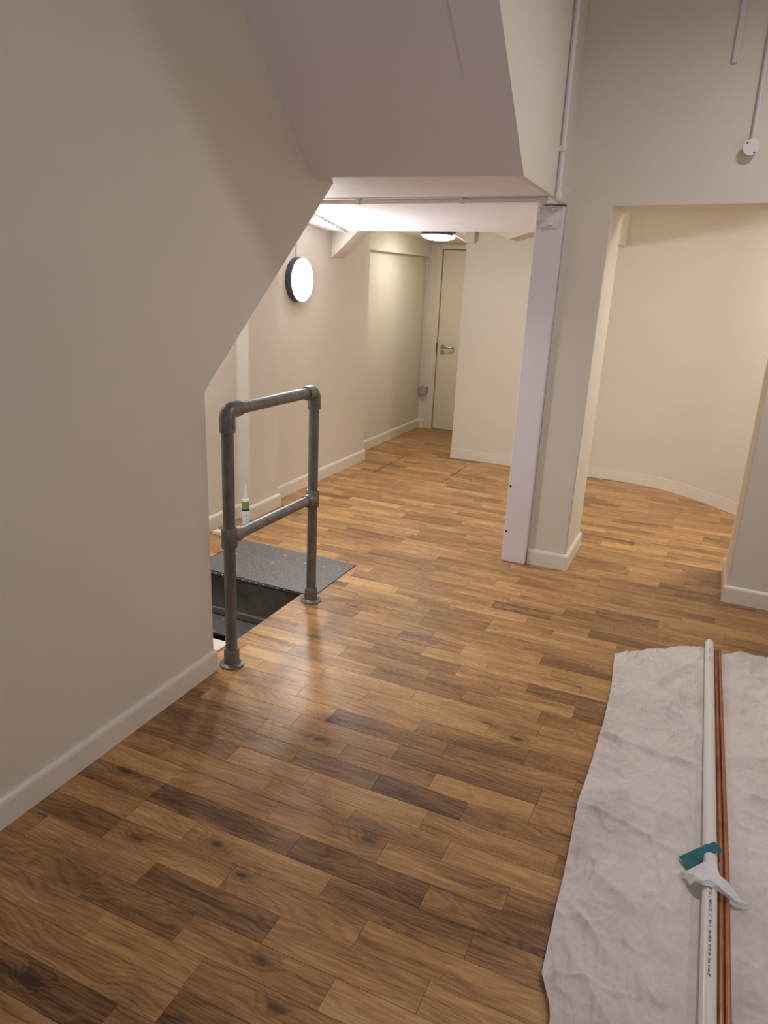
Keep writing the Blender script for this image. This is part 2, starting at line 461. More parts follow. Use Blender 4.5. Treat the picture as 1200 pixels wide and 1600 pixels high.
# far wall with the doorway
bm = bmesh.new()
prism(bm, [(-3.3, 0), (-2.955, 0), (-2.955, 2.035), (-2.12, 2.035), (-2.12, 0), (-2.0, 0), (-2.0, 2.4), (-3.3, 2.4)], 'y', 8.0, 8.12)
struct('wall_far', bm, M['cream'], 'narrow cream end wall around the far door', 'wall')
# the block that ends the corridor and runs on as the curved wall
cpts = [(-2.215, 6.755), (-1.2, 6.765), (-0.75, 6.775), (-0.55, 6.772), (-0.38, 6.75), (-0.22, 6.70), (-0.06, 6.61), (0.10, 6.48), (0.25, 6.34), (0.40, 6.19), (0.70, 5.90), (1.10, 5.52), (1.87, 4.83)]
def smooth_path(p, n=5):
    out = []
    P_ = [Vector((*q, 0)) for q in p]
    for i in range(len(P_)-1):
        a, b_, c_, d_ = P_[max(i-1, 0)], P_[i], P_[i+1], P_[min(i+2, len(P_)-1)]
        for k in range(n):
            t = k/n
            out.append(0.5*((2*b_)+(c_-a)*t+(2*a-5*b_+4*c_-d_)*t*t+(3*b_-a-3*c_+d_)*t**3))
    out.append(P_[-1])
    return [(q.x, q.y) for q in out]
curve = [cpts[0]]+smooth_path(cpts[1:])
bm = bmesh.new()
prism(bm, curve+[(2.3, 4.9), (2.3, 8.1), (-2.215, 8.1)], 'z', 0, 2.5)
struct('wall_curved', bm, M['cream'], 'cream wall that starts at the corridor corner and curves through the opening', 'wall', smooth=True)
# ceilings beyond
bm = bmesh.new()
prism(bm, [(5.30, 2.30), (6.3, 2.15), (6.6, 2.115), (7.2, 2.080), (8.0, 2.045), (8.1, 2.045), (8.1, 2.5), (5.30, 2.5)], 'x', -3.3, -0.86)
struct('ceiling_corridor', bm, M['cream'], 'cream ceiling falling towards the far door', 'ceiling')
bm = bmesh.new(); box(bm, -0.9, 2.2, YB, 7.0, 2.42, 2.5)
struct('ceiling_side_room', bm, M['cream'], 'cream ceiling of the room behind the opening', 'ceiling')
# boxed beam in the room behind the opening
bm = bmesh.new(); box(bm, -1.05, -0.823, YB-0.3, 6.765, 2.0, 2.45, 0.004)
struct('ceiling_beam', bm, M['cream'], 'boxed cream beam end in the upper left of the opening', 'beam')

# ------------------------------------------------------------------ skirting boards
def skirting(name, path, label, h=0.098, t=0.018, flip=False, parent=None):
    """path runs along the wall face; the board stands off to its left (right if flip)"""
    bm = bmesh.new(); n = len(path); s = -1 if flip else 1
    P_ = [Vector((*p, 0)) for p in path]
    off = []
    for i in range(n):
        ns = []
        if i > 0: d = (P_[i]-P_[i-1]).normalized(); ns.append(Vector((-d.y, d.x, 0))*s)
        if i < n-1: d = (P_[i+1]-P_[i]).normalized(); ns.append(Vector((-d.y, d.x, 0))*s)
        if len(ns) == 1: off.append(ns[0])
        else:
            mm = (ns[0]+ns[1]); mm = mm/mm.length
            off.append(mm/max(0.3, mm.dot(ns[0])))
    prof = [(-0.004, 0.0), (t, 0.0), (t, h-0.017), (t-0.003, h-0.008), (t-0.011, h), (-0.004, h)]
    rings = [[bm.verts.new(P_[i]+off[i]*a+Vector((0, 0, z))) for a, z in prof] for i in range(n)]
    k = len(prof)
    for i in range(n-1):
        for j in range(k):
            bm.faces.new((rings[i][j], rings[i][(j+1) % k], rings[i+1][(j+1) % k], rings[i+1][j]))
    bm.faces.new(rings[0]); bm.faces.new(rings[-1][::-1])
    return struct(name, bm, M['skirt'], label, 'skirting board', parent)
skirting('baseboard_left', [(XL, -2.2), (XL, 2.337)], 'white skirting board along the big left wall', flip=True)
skirting('baseboard_pier', [(-0.862, YW), (-0.632, YW), (-0.632, YB)], 'white skirting board wrapped round the foot of the pier', flip=True)
skirting('baseboard_right', [(1.75, YW), (0.283, YW), (0.283, YB)], 'white skirting board on the right jamb of the opening')
skirting('baseboard_far_left', [(-2.9, 1.0), (-2.9, 4.135), (-2.80, 4.135), (-2.80, 4.495), (-2.9, 4.495), (-2.9, 6.17), (-3.06, 6.17)], 'cream skirting board stepping round the pilaster under the round lamp', flip=True)
skirting('baseboard_corridor', [(-3.065, 6.17), (-3.065, 8.0), (-2.985, 8.0)], 'cream skirting board along the corridor to the door', flip=True)
skirting('baseboard_curved', [(-2.215, 7.95)]+curve, 'cream skirting board following the curved wall', flip=False)

# ------------------------------------------------------------------ door
d = empty('door_1', (-2.54, 8.0, 0)); tag(d, 'plain cream door at the end of the corridor', 'door', kind='structure')
def dpart(name, bm, mat, parent=d, smooth=False):
    o = link(name, bm, mat, parent, smooth)
    o.matrix_parent_inverse = Matrix.Translation(parent.location).inverted() if parent is d else Matrix()
    return o
bm = bmesh.new(); box(bm, -2.955, -2.885, 7.982, 8.06, 0, 2.035, 0.003); box(bm, -2.20, -2.12, 7.982, 8.06, 0, 2.035, 0.003); box(bm, -2.885, -2.20, 7.982, 8.06, 1.985, 2.035, 0.003)
dpart('door_frame', bm, M['door'])
bm = bmesh.new(); box(bm, -2.877, -2.208, 8.004, 8.044, 0.008, 1.978, 0.002)
leaf = dpart('door_leaf', bm, M['door'])
bm = bmesh.new(); box(bm, -2.90, -2.19, 7.99, 8.1, 0.0, 0.006)
dpart('threshold_strip', bm, M['brass'])
bm = bmesh.new(); box(bm, -2.889, -2.881, 7.976, 7.99, 0.88, 0.985, 0.001)
dpart('strike_plate', bm, M['screw'])
bm = bmesh.new()
lathe(bm, [(0.0, 0.0), (0.026, 0.0), (0.026, 0.008), (0.0, 0.008)], frame_to((-2.815, 8.004, 0.945), (0, -1, 0)), 20)
sweep(bm, [(-2.815, 8.0, 0.945), (-2.815, 7.955, 0.945), (-2.80, 7.945, 0.945), (-2.70, 7.945, 0.945), (-2.685, 7.955, 0.942), (-2.682, 7.985, 0.940)], 0.010, 10)
hd = dpart('lever_handle', bm, M['handle'], smooth=True)
bm = bmesh.new()
lathe(bm, [(0.0, 0.0), (0.024, 0.0), (0.024, 0.007), (0.0, 0.007)], frame_to((-2.815, 8.004, 0.885), (0, -1, 0)), 20)
dpart('lock_escutcheon', bm, M['handle'], smooth=True)

# ------------------------------------------------------------------ lamps and fill lights
def lamp(name, label, loc, normal, r, s, col, dome=0.035, ring=0.045, group='round bulkhead lamps', lip=0.0):
    root = empty(name, loc); tag(root, label, 'lamp', group)
    q = frame_to((0, 0, 0), normal)
    bm = bmesh.new()
    lathe(bm, [(0.0, 0.0), (r, 0.0), (r, ring-0.004), (r-0.002, ring), (r-0.005, ring), (r-0.007, ring-0.012-lip), (0.0, ring-0.012-lip)], q, 56)
    link('lamp_housing', bm, M['lamp_ring'], root, True)
    bm = bmesh.new(); rr = r-0.0068
    ring -= lip
    prof = [(rr, ring-0.010), (rr, ring-0.001)]
    for k in range(1, 9):
        a = k/8*math.pi/2; prof.append((rr*math.cos(a) if k < 8 else 0.0, ring-0.001+dome*math.sin(a)))
    lathe(bm, prof, q, 56, cap_end=False)
    link('diffuser', bm, emit(name+'_glow', col, s), root, True)
    return root
lamp('wall_lamp', 'glowing round lamp with dark rim on the far left wall', (-2.9, 4.905, 1.622), (1, 0, 0), 0.158, LAMP_WALL, LAMP_WALL_COL, 0.022, 0.052)
lamp('ceiling_lamp', 'glowing round ceiling lamp in front of the far door', (-2.545, 6.9, 2.100), (0, -0.06, -1), 0.161, LAMP_CORR, LAMP_CORR_COL, 0.038, 0.045)
lamp('ceiling_lamp', 'round ceiling lamp overhead in the near room', (0.60, 3.03, CEIL), (0, 0, -1), 0.16, LAMP_NEAR, LAMP_NEAR_COL, 0.004, 0.075, lip=0.042)
lamp('ceiling_lamp', 'round ceiling lamp in the room behind the opening', (0.75, 5.25, 2.42), (0, 0, -1), 0.16, LAMP_RIGHT, LAMP_RIGHT_COL, 0.03, 0.045)
lamp('ceiling_lamp', 'round ceiling lamp in the stair recess above the hatch', (-2.40, 2.75, 2.30), (0, 0, -1), 0.158, LAMP_STAIR, LAMP_STAIR_COL, 0.03, 0.045)
lamp('wall_lamp', 'added fill light shaped as a round lamp on the near room right wall', (1.75, 1.9, 1.75), (-1, 0, 0), 0.16, FILL_SIDE, FILL_SIDE_COL, 0.03, 0.045)  # unseen fill light, added to brighten the left wall, slab and sheet
lamp('wall_lamp', 'added fill light shaped as a round lamp behind the viewer', (0.2, -2.2, 1.7), (0, 1, 0), 0.16, FILL_BACK, FILL_BACK_COL, 0.03, 0.045)  # fill light added out of view to lift soffit, walls and floor

# ------------------------------------------------------------------ floor
HX0, HX1, HY0, HY1 = -2.60, -1.85, 2.565, 3.70     # the hatch opening
fl = None
bm = bmesh.new()
for (x0, x1, y0, y1) in ((-3.3, 2.0, -2.3, HY0), (HX1, 2.0, HY0, HY1), (-3.3, HX0, HY0, HY1), (-3.3, 2.3, HY1, 8.15)):
    box(bm, x0, x1, y0, y1, -0.10, -0.0145)
fl = struct('floor', bm, M['dark'], 'varnished oak block floor with short staggered boards', 'floor')

RW, Y0R = 0.0966, 1.155
def row_of(y): return math.floor((y-Y0R)/RW)
JO = {}
def J(y, *xs):
    JO.setdefault(row_of(y), set()).update(xs)
# butt joints read off the photograph (metres along the boards)
for y, x in [(1.49, -1.467), (1.50, -1.252), (1.40, -1.04), (1.30, -1.257), (1.21, -1.04), (1.10, -1.257), (1.01, -0.932), (0.95, -1.04),
             (1.60, -0.93), (1.60, -0.50), (1.30, -0.83), (1.30, -0.392), (1.40, -0.61), (1.21, -0.608), (1.50, -0.768), (1.50, -0.334),
             (1.80, -0.832), (1.99, -0.51), (1.80, -0.504), (1.90, -0.182), (1.70, -0.286), (2.48, -1.63), (2.67, -1.577), (2.09, -1.366),
             (1.88, -1.362), (1.70, -1.462), (2.64, -1.152), (2.77, -0.924), (2.86, -0.822), (2.67, -0.735), (2.385, -0.82), (2.575, -0.922),
             (2.48, -1.10), (2.185, -0.835), (2.00, -0.83), (1.905, -1.046), (2.28, -1.157), (3.33, -0.398), (3.42, -0.199), (2.95, -0.716),
             (2.765, -0.61), (2.85, -0.502), (2.95, -0.29), (2.765, -0.286), (2.67, -0.408), (2.475, -0.57), (2.28, -0.196), (2.09, -0.302),
             (4.18, -1.475), (3.87, -1.705), (3.70, -1.66), (3.79, -1.398), (3.69, -1.13), (3.61, -1.30), (3.51, -1.085), (3.23, -1.145), (3.03, -1.188),
             (2.93, -1.025), (3.59, -0.878), (3.41, -0.828), (4.46, -1.23), (3.80, -0.775), (3.89, -0.567), (3.70, -0.508), (3.80, -0.354), (3.98, -0.30),
             (4.08, -0.522), (4.26, -0.408), (4.27, 0.018), (3.70, -0.082), (3.60, -0.24), (3.90, 0.074), (3.81, 0.288), (3.49, -0.668)]:
    J(y, x)
TONES = [(270, 1262, -.40), (170, 1285, -.28), (215, 1310, .08), (120, 1330, .10), (400, 1440, -.36), (60, 1345, -.10), (130, 1400, -.22), (70, 1430, .05),
         (220, 1480, .14), (300, 1440, -.02), (110, 1490, .0), (60, 1540, -.42), (400, 1560, -.08), (330, 1300, .15), (320, 1345, .12), (380, 1390, -.02), (410, 1270, .05),
         (560, 1350, -.42), (600, 1410, .02), (640, 1445, -.10), (700, 1500, .16), (620, 1530, .10), (700, 1420, .12), (790, 1470, -.25), (845, 1420, -.25), (780, 1390, .10),
         (640, 1310, .06), (780, 1350, .18), (700, 1270, -.15), (640, 1250, -.34), (850, 1290, -.04), (780, 1290, -.14), (560, 1240, .22), (700, 1190, .20), (800, 1220, -.25), (870, 1230, -.2), (620, 1140, -.32),
         (560, 1165, .10), (720, 1180, -.18), (730, 1130, .34), (800, 1150, .28), (830, 1125, .10), (705, 1078, -.25), (630, 1090, .22), (700, 1100, .24), (850, 1100, .18), (870, 1090, -.3),
         (720, 1025, .38), (820, 1060, .24), (780, 1100, .05), (920, 1095, -.26), (930, 1125, -.20), (900, 1140, -.02), (560, 1020, -.12), (610, 1000, -.15), (560, 970, -.05), (440, 1020, .22), (380, 1010, .02), (300, 1130, -.28), (350, 1100, .1), (390, 1135, -.25)]
xg = 0.1075
def gen_row(k, xmin, xmax):
    js = sorted(JO.get(k, ()))
    rnd = random.Random(1000+k)
    if not js: js = [-0.93+xg*rnd.randint(-6, 6)+rnd.uniform(-.006, .006)]
    full = [js[0]]
    for b_ in js[1:]:
        a_ = full[-1]
        gap = b_-a_
        if gap < 0.06: continue
        if gap > 0.56:
            n = max(2, round(gap/0.40))
            for q in range(1, n): full.append(a_+gap*q/n)
        full.append(b_)
    while full[-1] < xmax: full.append(full[-1]+xg*rnd.choice((3, 4, 4, 4, 5)))
    while full[0] > xmin: full.insert(0, full[0]-xg*rnd.choice((3, 4, 4, 4, 5)))
    return full
planks = []
def add_plank(x0, x1, y0, y1, k):
    if x1-x0 < 0.02 or y1-y0 < 0.01: return
    planks.append([round(x0, 3), round(x1, 3), round(y0, 4), round(y1, 4), k])
k0, k1 = row_of(0.55), row_of(8.0)
for k in range(k0, k1+1):
    ya, yb = Y0R+k*RW, Y0R+(k+1)*RW
    if yb < 4.4: xmin, xmax = (-1.80 if yb < 2.36 else -2.92), 0.95
    elif yb < 6.85: xmin, xmax = (-2.92 if yb < 6.1 else -3.09), 1.3
    else: xmin, xmax = -3.09, -2.15
    js = gen_row(k, xmin, xmax)
    for a_, b_ in zip(js[:-1], js[1:]):
        x0, x1 = max(a_, xmin), min(b_, xmax)
        if x1 <= x0: continue
        if yb > HY0+0.001 and ya < HY1-0.001 and x0 < HX1:
            # keep the hatch open
            if ya < HY0: add_plank(x0, min(x1, HX1), ya, HY0, k)
            if yb > HY1: add_plank(x0, min(x1, HX1), HY1, yb, k)
            if x0 < HX0: add_plank(x0, min(x1, HX0), max(ya, HY0), min(yb, HY1), k)
            if x1 > HX1: add_plank(HX1, x1, ya, yb, k)
        else: add_plank(x0, x1, ya, yb, k)
def area_px(p):
    pts = [proj((x, y, 0)) for x, y in ((p[0], p[2]), (p[1], p[2]), (p[1], p[3]), (p[0], p[3]))]
    if any(q is None for q in pts): return 0
    pts = [(min(1200, max(0, q[0])), min(1600, max(0, q[1]))) for q in pts]
    a = 0
    for i in range(4): a += pts[i][0]*pts[(i+1) % 4][1]-pts[(i+1) % 4][0]*pts[i][1]
    a = abs(a)/2
    if p[0] > -0.10 and p[3] < 3.3: a *= 0.0        # beneath the dust sheet
    return a
tones = [(unproj(px, py), t) for px, py, t in TONES]
info = []
rr = random.Random(5)
for p in planks:
    t = max(-.32, min(.32, rr.gauss(0, 0.15)))
    for c_, tv in tones:
        if p[0] <= c_.x <= p[1] and p[2] <= c_.y <= p[3]: t = tv
    info.append((0.56+t*0.62, rr.random(), rr.random()))
order = sorted(range(len(planks)), key=lambda i: -area_px(planks[i]))
single = set(i for i in order[:296] if area_px(planks[i]) > 1)
def plank_geo(L, W):
    g, c = 0.00035, 0.0006
    x, y = L/2-g, W/2-g
    v = [(-x, -y, -.014), (x, -y, -.014), (x, y, -.014), (-x, y, -.014), (-x, -y, -c), (x, -y, -c), (x, y, -c), (-x, y, -c),
         (-x+c, -y+c, 0), (x-c, -y+c, 0), (x-c, y-c, 0), (-x+c, y-c, 0)]
    f = [(8, 9, 10, 11)]
    for i in range(4):
        j = (i+1) % 4
        f += [(i, j, 4+j, 4+i), (4+i, 4+j, 8+j, 8+i)]
    return v, f
cache = {}
bigv, bigf, bigc = [], [], []
for i, p in enumerate(planks):
    L, W = round(p[1]-p[0], 3), round(p[3]-p[2], 4)
    cx, cy = (p[0]+p[1])/2, (p[2]+p[3])/2
    if i in single:
        key = (L, W)
        if key not in cache:
            v, f = plank_geo(L, W); me = bpy.data.meshes.new('plank'); me.from_pydata(v, [], f); me.update(); me.materials.append(M['wood']); cache[key] = me
        o = bpy.data.objects.new('plank', cache[key]); COL.objects.link(o); o.parent = fl
        o.location = (cx, cy, rr.uniform(-.0004, .0))
        o.rotation_euler = (rr.uniform(-.0012, .0012), rr.uniform(-.0006, .0006), 0)
        o.color = (*info[i], 1)
    else:
        v, f = plank_geo(L, W); n = len(bigv)
        bigv += [(a+cx, b_+cy, c_) for a, b_, c_ in v]; bigf += [tuple(q+n for q in t) for t in f]; bigc += [info[i]]*len(v)
me = bpy.data.meshes.new('far_planks'); me.from_pydata(bigv, [], bigf); me.update(); me.materials.append(M['wood_far'])
ca = me.color_attributes.new('plank', 'FLOAT_COLOR', 'POINT')
for i, c_ in enumerate(bigc): ca.data[i].color = (*c_, 1)
o = bpy.data.objects.new('far_planks', me); COL.objects.link(o); o.parent = fl; o['kind'] = 'stuff'
# edging of the access panel let into the boards by the corridor
for (x0, x1, y0, y1) in ((-1.973, -1.967, 5.80, 6.53), (-2.618, -2.612, 5.80, 6.53)):
    bm = bmesh.new(); box(bm, x0, x1, y0, y1, -0.012, 0.0015)
    link('access_panel_edging', bm, M['screw'], fl)

# ------------------------------------------------------------------ hatch pit
bm = bmesh.new()
PZ = -1.1
box(bm, HX0-0.08, HX1+0.06, 3.25, 3.46, PZ, -0.022)       # far side
box(bm, HX0-0.12, HX0, HY0-0.05, 3.46, PZ, -0.10)         # left side
box(bm, HX1, HX1+0.1, HY0-0.05, 3.46, PZ, -0.10)          # right side
box(bm, HX0-0.12, HX1+0.1, HY0-0.1, HY0, PZ, -0.10)
box(bm, HX0-0.12, HX1+0.1, HY0-0.1, 3.46, PZ-0.05, PZ)
pit = link('hatch_pit', bm, M['concrete']); tag(pit, 'dark concrete stair pit open in the floor beneath the pipe handrail', 'pit', kind='structure')
bm = bmesh.new(); box(bm, HX0, HX1, 3.230, 3.25, -0.268, -0.228, 0.005)
link('mortar_ledge', bm, paint('pale_mortar', (0.20, 0.18, 0.15), 0.9, 0.1, 0.8, 30), pit)
bm = bmesh.new(); box(bm, HX0, HX1, 3.04, 3.25, -0.285, -0.272, 0.002)
link('stair_tread', bm, M['chequer'], pit)
bm = bmesh.new(); box(bm, HX0, HX1, 2.80, 3.04, -0.56, -0.54, 0.002)
link('stair_tread', bm, M['concrete'], pit)
# near lip of the opening, painted white
bm = bmesh.new(); box(bm, -2.3, XL-0.075, 2.465, 2.55, 0.0005, 0.010, 0.002)
o = link('painted_batten', bm, M['skirt']); tag(o, 'short white painted batten on the floor behind the near rail post', 'batten')
# steel chequer cover plate slid open over the far half
root = empty('cover_plate', (-2.18, 3.48, 0)); tag(root, 'grey chequer steel cover plate lying over the far half of the hatch', 'cover plate')
def at_root(bm, root):
    for v in bm.verts: v.co -= root.location
bm = bmesh.new()
prism(bm, [(-2.585, 3.235), (-1.835, 3.212), (-1.772, 3.225), (-1.772, 3.735), (-2.585, 3.745)], 'z', 0.001, 0.006); at_root(bm, root)
link('plate', bm, M['chequer'], root)
bm = bmesh.new(); box(bm, -2.585, -1.852, 3.222, 3.240, -0.020, 0.001); at_root(bm, root)
lip = link('folded_lip', bm, M['black'], root)
bm = bmesh.new(); box(bm, -2.585, -1.852, 3.2175, 3.222, -0.012, 0.001); at_root(bm, root)
link('edge_strip', bm, M['chequer'], root)
for i in range(16):
    bm = bmesh.new()
    lathe(bm, [(0.0, 0.004), (0.004, 0.003), (0.0062, 0.0)], frame_to((-2.56+i*0.046, 3.2178, -0.005), (0, -1, 0)), 10, False); at_root(bm, root)
    link('rivet', bm, M['socket'], root, True)

# ------------------------------------------------------------------ handrail of key-clamp tube
hr = empty('handrail', (-1.74, 2.77, 0)); tag(hr, 'grey galvanised pipe handrail guarding the floor hatch', 'handrail')
TR = 0.0255
pA, pB = Vector((-1.736, 2.405, 0)), Vector((-1.762, 3.163, 0))
zA, zB, mA, mB = 1.138, 1.124, 0.600, 0.575
def hpart(name, bm, parent=hr, mat='tube'):
    for v in bm.verts: v.co -= hr.location
    return link(name, bm, M[mat], parent, True)
dirn = (pB-pA).normalized()
for P_, zt in ((pA, zA), (pB, zB)):
    bm = bmesh.new(); sweep(bm, [P_+Vector((0, 0, 0.012)), P_+Vector((0, 0, 0.6)), P_+Vector((0, 0, zt-0.02))], TR, 24); hpart('post', bm)
bm = bmesh.new(); sweep(bm, [pA+Vector((0, 0, zA))+dirn*0.02, pB+Vector((0, 0, zB))-dirn*0.02], TR, 24); hpart('top_rail', bm)
bm = bmesh.new(); sweep(bm, [pA+Vector((0, 0, mA)), pB+Vector((0, 0, mB))], TR*0.97, 24); hpart('mid_rail', bm)
for P_, zt, s in ((pA, zA, 1), (pB, zB, -1)):
    bm = bmesh.new(); R_ = 0.033; c = P_+Vector((0, 0, zt)); rad = 0.034
    pts = [c+Vector((0, 0, -0.085)), c+Vector((0, 0, -0.045)), c+Vector((0, 0, -rad))]
    for k in range(1, 7):
        a_ = k/7*math.pi/2
        pts.append(c+Vector((0, 0, -rad+rad*math.sin(a_)))+dirn*s*rad*(1-math.cos(a_)))
    pts += [c+dirn*s*rad, c+dirn*s*0.05, c+dirn*s*0.085]
    sweep(bm, pts, R_, 24); e = hpart('elbow_fitting', bm)
    bm = bmesh.new(); lathe(bm, [(0.0, 0.003), (0.005, 0.003), (0.006, 0.0)], frame_to(c+Vector((R_-0.001, 0, -0.062)), (1, 0, 0)), 12, False); hpart('grub_screw', bm, e)
for P_, zm, s in ((pA, mA, 1), (pB, mB, -1)):
    bm = bmesh.new(); c = P_+Vector((0, 0, zm))
    sweep(bm, [c+Vector((0, 0, -0.045)), c+Vector((0, 0, -0.040)), c+Vector((0, 0, 0.040)), c+Vector((0, 0, 0.045))], [0.031, 0.034, 0.034, 0.031], 24)
    sweep(bm, [c+dirn*s*0.01, c+dirn*s*0.055, c+dirn*s*0.072], [0.034, 0.033, 0.031], 24); e = hpart('tee_fitting', bm)
    bm = bmesh.new(); lathe(bm, [(0.0, 0.003), (0.005, 0.003), (0.006, 0.0)], frame_to(c+Vector((0.033, 0, -0.02)), (1, 0, 0)), 12, False); hpart('grub_screw', bm, e)
for P_ in (pA, pB):
    bm = bmesh.new()
    lathe(bm, [(0.0, 0.0005), (0.054, 0.0005), (0.055, 0.004), (0.053, 0.008), (0.040, 0.010), (0.035, 0.014), (0.033, 0.075), (0.030, 0.080), (0.0, 0.080)], Matrix.Translation(P_), 36); e = hpart('base_flange', bm)
    bm = bmesh.new(); lathe(bm, [(0.0, 0.004), (0.005, 0.004), (0.006, 0.0)], frame_to(P_+Vector((0.018, -0.029, 0.052)), (0.5, -0.85, 0)), 12, False); hpart('grub_screw', bm, e)

# ------------------------------------------------------------------ support post
ps = empty('support_post', (-0.94, 4.35, 0)); tag(ps, 'white painted square post standing against the pier, bolted under the slab', 'post')
def ppart(name, bm, mat, parent=ps, smooth=False):
    for v in bm.verts: v.co -= ps.location
    return link(name, bm, mat, parent, smooth)
bm = bmesh.new(); box(bm, -1.018, -0.868, 4.280, 4.425, 0.0, 2.082, 0.005)
ppart('shaft', bm, M['post'])
bm = bmesh.new(); box(bm, -1.013, -0.888, 4.272, 4.2795, 1.968, 2.083, 0.0025)
pl = ppart('fixing_plate', bm, M['post'])
for (x, z) in ((-0.998, 2.060), (-0.921, 2.062), (-0.999, 1.992), (-0.925, 1.990)):
    bm = bmesh.new()
    lathe(bm, [(0.013, 0.0), (0.013, 0.004), (0.0105, 0.004), (0.0105, 0.024), (0.008, 0.030), (0.0, 0.031)], frame_to((x, 4.272, z), (0, -1, 0)), 12, False)
    ppart('bolt', bm, M['post'], pl, True)
for (x, z) in ((-1.005, 0.49), (-1.003, 0.20)):
    bm = bmesh.new()
    lathe(bm, [(0.0075, 0.0), (0.006, 0.002), (0.0, 0.0015)], frame_to((x, 4.2797, z), (0, -1, 0)), 12, False)
    ppart('screw_head', bm, M['screw'], ps, True)

# ------------------------------------------------------------------ conduits and boxes
def conduit(name, pts, r, label, clips=(), group='surface conduits', mat='conduit', coupler=()):
    root = empty(name, pts[0]); tag(root, label, 'conduit', group)
    L0 = root.location.copy()
    bm = bmesh.new(); sweep(bm, pts, r, 14)
    for v in bm.verts: v.co -= L0
    link('tube', bm, M[mat], root, True)
    for (c, dr, nrm) in clips:
        c, dr, nrm = Vector(c), Vector(dr).normalized(), Vector(nrm).normalized()
        bm = bmesh.new()
        sweep(bm, [c-dr*0.010, c+dr*0.010], r+0.004, 14)
        sd = dr.cross(nrm)
        # saddle base against the wall
        base = c-nrm*(r+0.003)
        A = [base-dr*0.012-sd*(r+0.006), base+dr*0.012-sd*(r+0.006), base+dr*0.012+sd*(r+0.006), base-dr*0.012+sd*(r+0.006)]
        hexa(bm, [tuple(p) for p in A]+[tuple(p+nrm*(r*0.9)) for p in A])
        for v in bm.verts: v.co -= L0
        link('saddle_clip', bm, M[mat], root)
    for (c, dr, ln, rr_) in coupler:
        c, dr = Vector(c), Vector(dr).normalized(); bm = bmesh.new()
        sweep(bm, [c-dr*ln/2, c-dr*(ln/2-.003), c+dr*(ln/2-.003), c+dr*ln/2], [rr_-.002, rr_, rr_, rr_-.002], 16)
        for v in bm.verts: v.co -= L0
        link('coupler', bm, M[mat], root, True)
    return root
# across the slab, from behind the left wall to the post
conduit('ceiling_conduit', [(-2.75, 4.13, 2.070), (-2.0, 4.02, 2.070), (-1.35, 3.94, 2.072), (-0.90, 3.885, 2.073)], 0.0125,
        'white conduit clipped across the underside of the low slab', clips=[((-1.97, 4.015, 2.071), (1, -.12, 0), (0, 0, -1)), ((-1.335, 3.938, 2.072), (1, -.12, 0), (0, 0, -1))],
        coupler=[((-0.895, 3.884, 2.073), (1, -0.1, 0), 0.05, 0.019)])
# up the side of the boxed stair
conduit('riser_conduit', [(-0.829, 3.895, 2.078), (-0.829, 3.893, 2.3), (-0.831, 3.885, 2.7), (-0.832, 3.880, CEIL)], 0.0125,
        'tall white conduit rising up the side of the boxed stair', clips=[((-0.829, 3.893, 2.300), (0, 0, 1), (1, 0, 0))], coupler=[((-0.829, 3.895, 2.088), (0, 0, 1), 0.035, 0.019)])
# along the slab above the round lamp
conduit('lamp_conduit', [(-2.60, 4.30, 2.070), (-2.66, 4.78, 2.036), (-2.73, 5.35, 1.985)], 0.0105,
        'thicker outer conduit of the pair above the wall lamp', clips=[((-2.695, 5.10, 2.008), (-.1, 1, -.085), (0, 0, -1))])
conduit('lamp_conduit', [(-2.635, 4.30, 2.070), (-2.695, 4.78, 2.036), (-2.75, 5.25, 1.993)], 0.0085,
        'thinner inner conduit of the pair above the wall lamp')
conduit('lamp_drop', [(-2.892, 4.895, 1.75), (-2.892, 4.895, 2.05)], 0.008, 'thin conduit dropping to the round wall lamp')
# by the far door
conduit('door_conduit', [(-3.022, 7.988, 0.50), (-3.022, 7.988, 1.3), (-3.024, 7.988, 2.03)], 0.010,
        'thin white conduit running down beside the far door', clips=[((-3.022, 7.988, 1.30), (0, 0, 1), (0, -1, 0)), ((-3.022, 7.988, 0.53), (0, 0, 1), (0, -1, 0))])
s = empty('wall_socket', (-3.005, 7.98, 0.44)); tag(s, 'small grey metal socket at the foot of the door conduit', 'socket')
bm = bmesh.new(); box(bm, -0.043, 0.043, -0.028, 0.018, -0.043, 0.043, 0.004); link('back_box', bm, M['socket'], s)
bm = bmesh.new(); box(bm, -0.041, 0.041, -0.034, -0.028, -0.041, 0.041, 0.002); link('face_plate', bm, M['socket'], s)
bm = bmesh.new(); box(bm, 0.008, 0.026, -0.040, -0.034, 0.008, 0.030, 0.001); link('switch', bm, M['plastic_white'], s)
# right wall: mini trunking and the round box on its conduit
bm = bmesh.new(); box(bm, -0.155, -0.130, YW-0.016, YW-0.0005, 2.727, CEIL, 0.002)
o = link('mini_trunking', bm, M['conduit']); tag(o, 'flat white trunking ending high on the wall above the opening', 'trunking')
conduit('box_conduit', [(-0.003, YW-0.012, 2.38), (-0.006, YW-0.012, 2.6), (-0.016, YW-0.012, CEIL)], 0.0105, 'white conduit running down to the round box', clips=[((-0.005, YW-0.012, 2.50), (0, 0, 1), (0, -1, 0))][:0])
s = empty('round_box', (-0.003, YW, 2.352)); tag(s, 'round white junction box above the opening', 'junction box')
bm = bmesh.new(); lathe(bm, [(0.0, 0.0005), (0.033, 0.0005), (0.034, 0.044), (0.0, 0.044)], frame_to((0, 0, 0), (0, -1, 0)), 32); link('box_body', bm, M['conduit'], s, True)
bm = bmesh.new(); lathe(bm, [(0.0, 0.044), (0.0365, 0.044), (0.0375, 0.046), (0.0365, 0.050), (0.0, 0.051)], frame_to((0, 0, 0), (0, -1, 0)), 32); lid = link('box_lid', bm, M['plastic_white'], s, True)
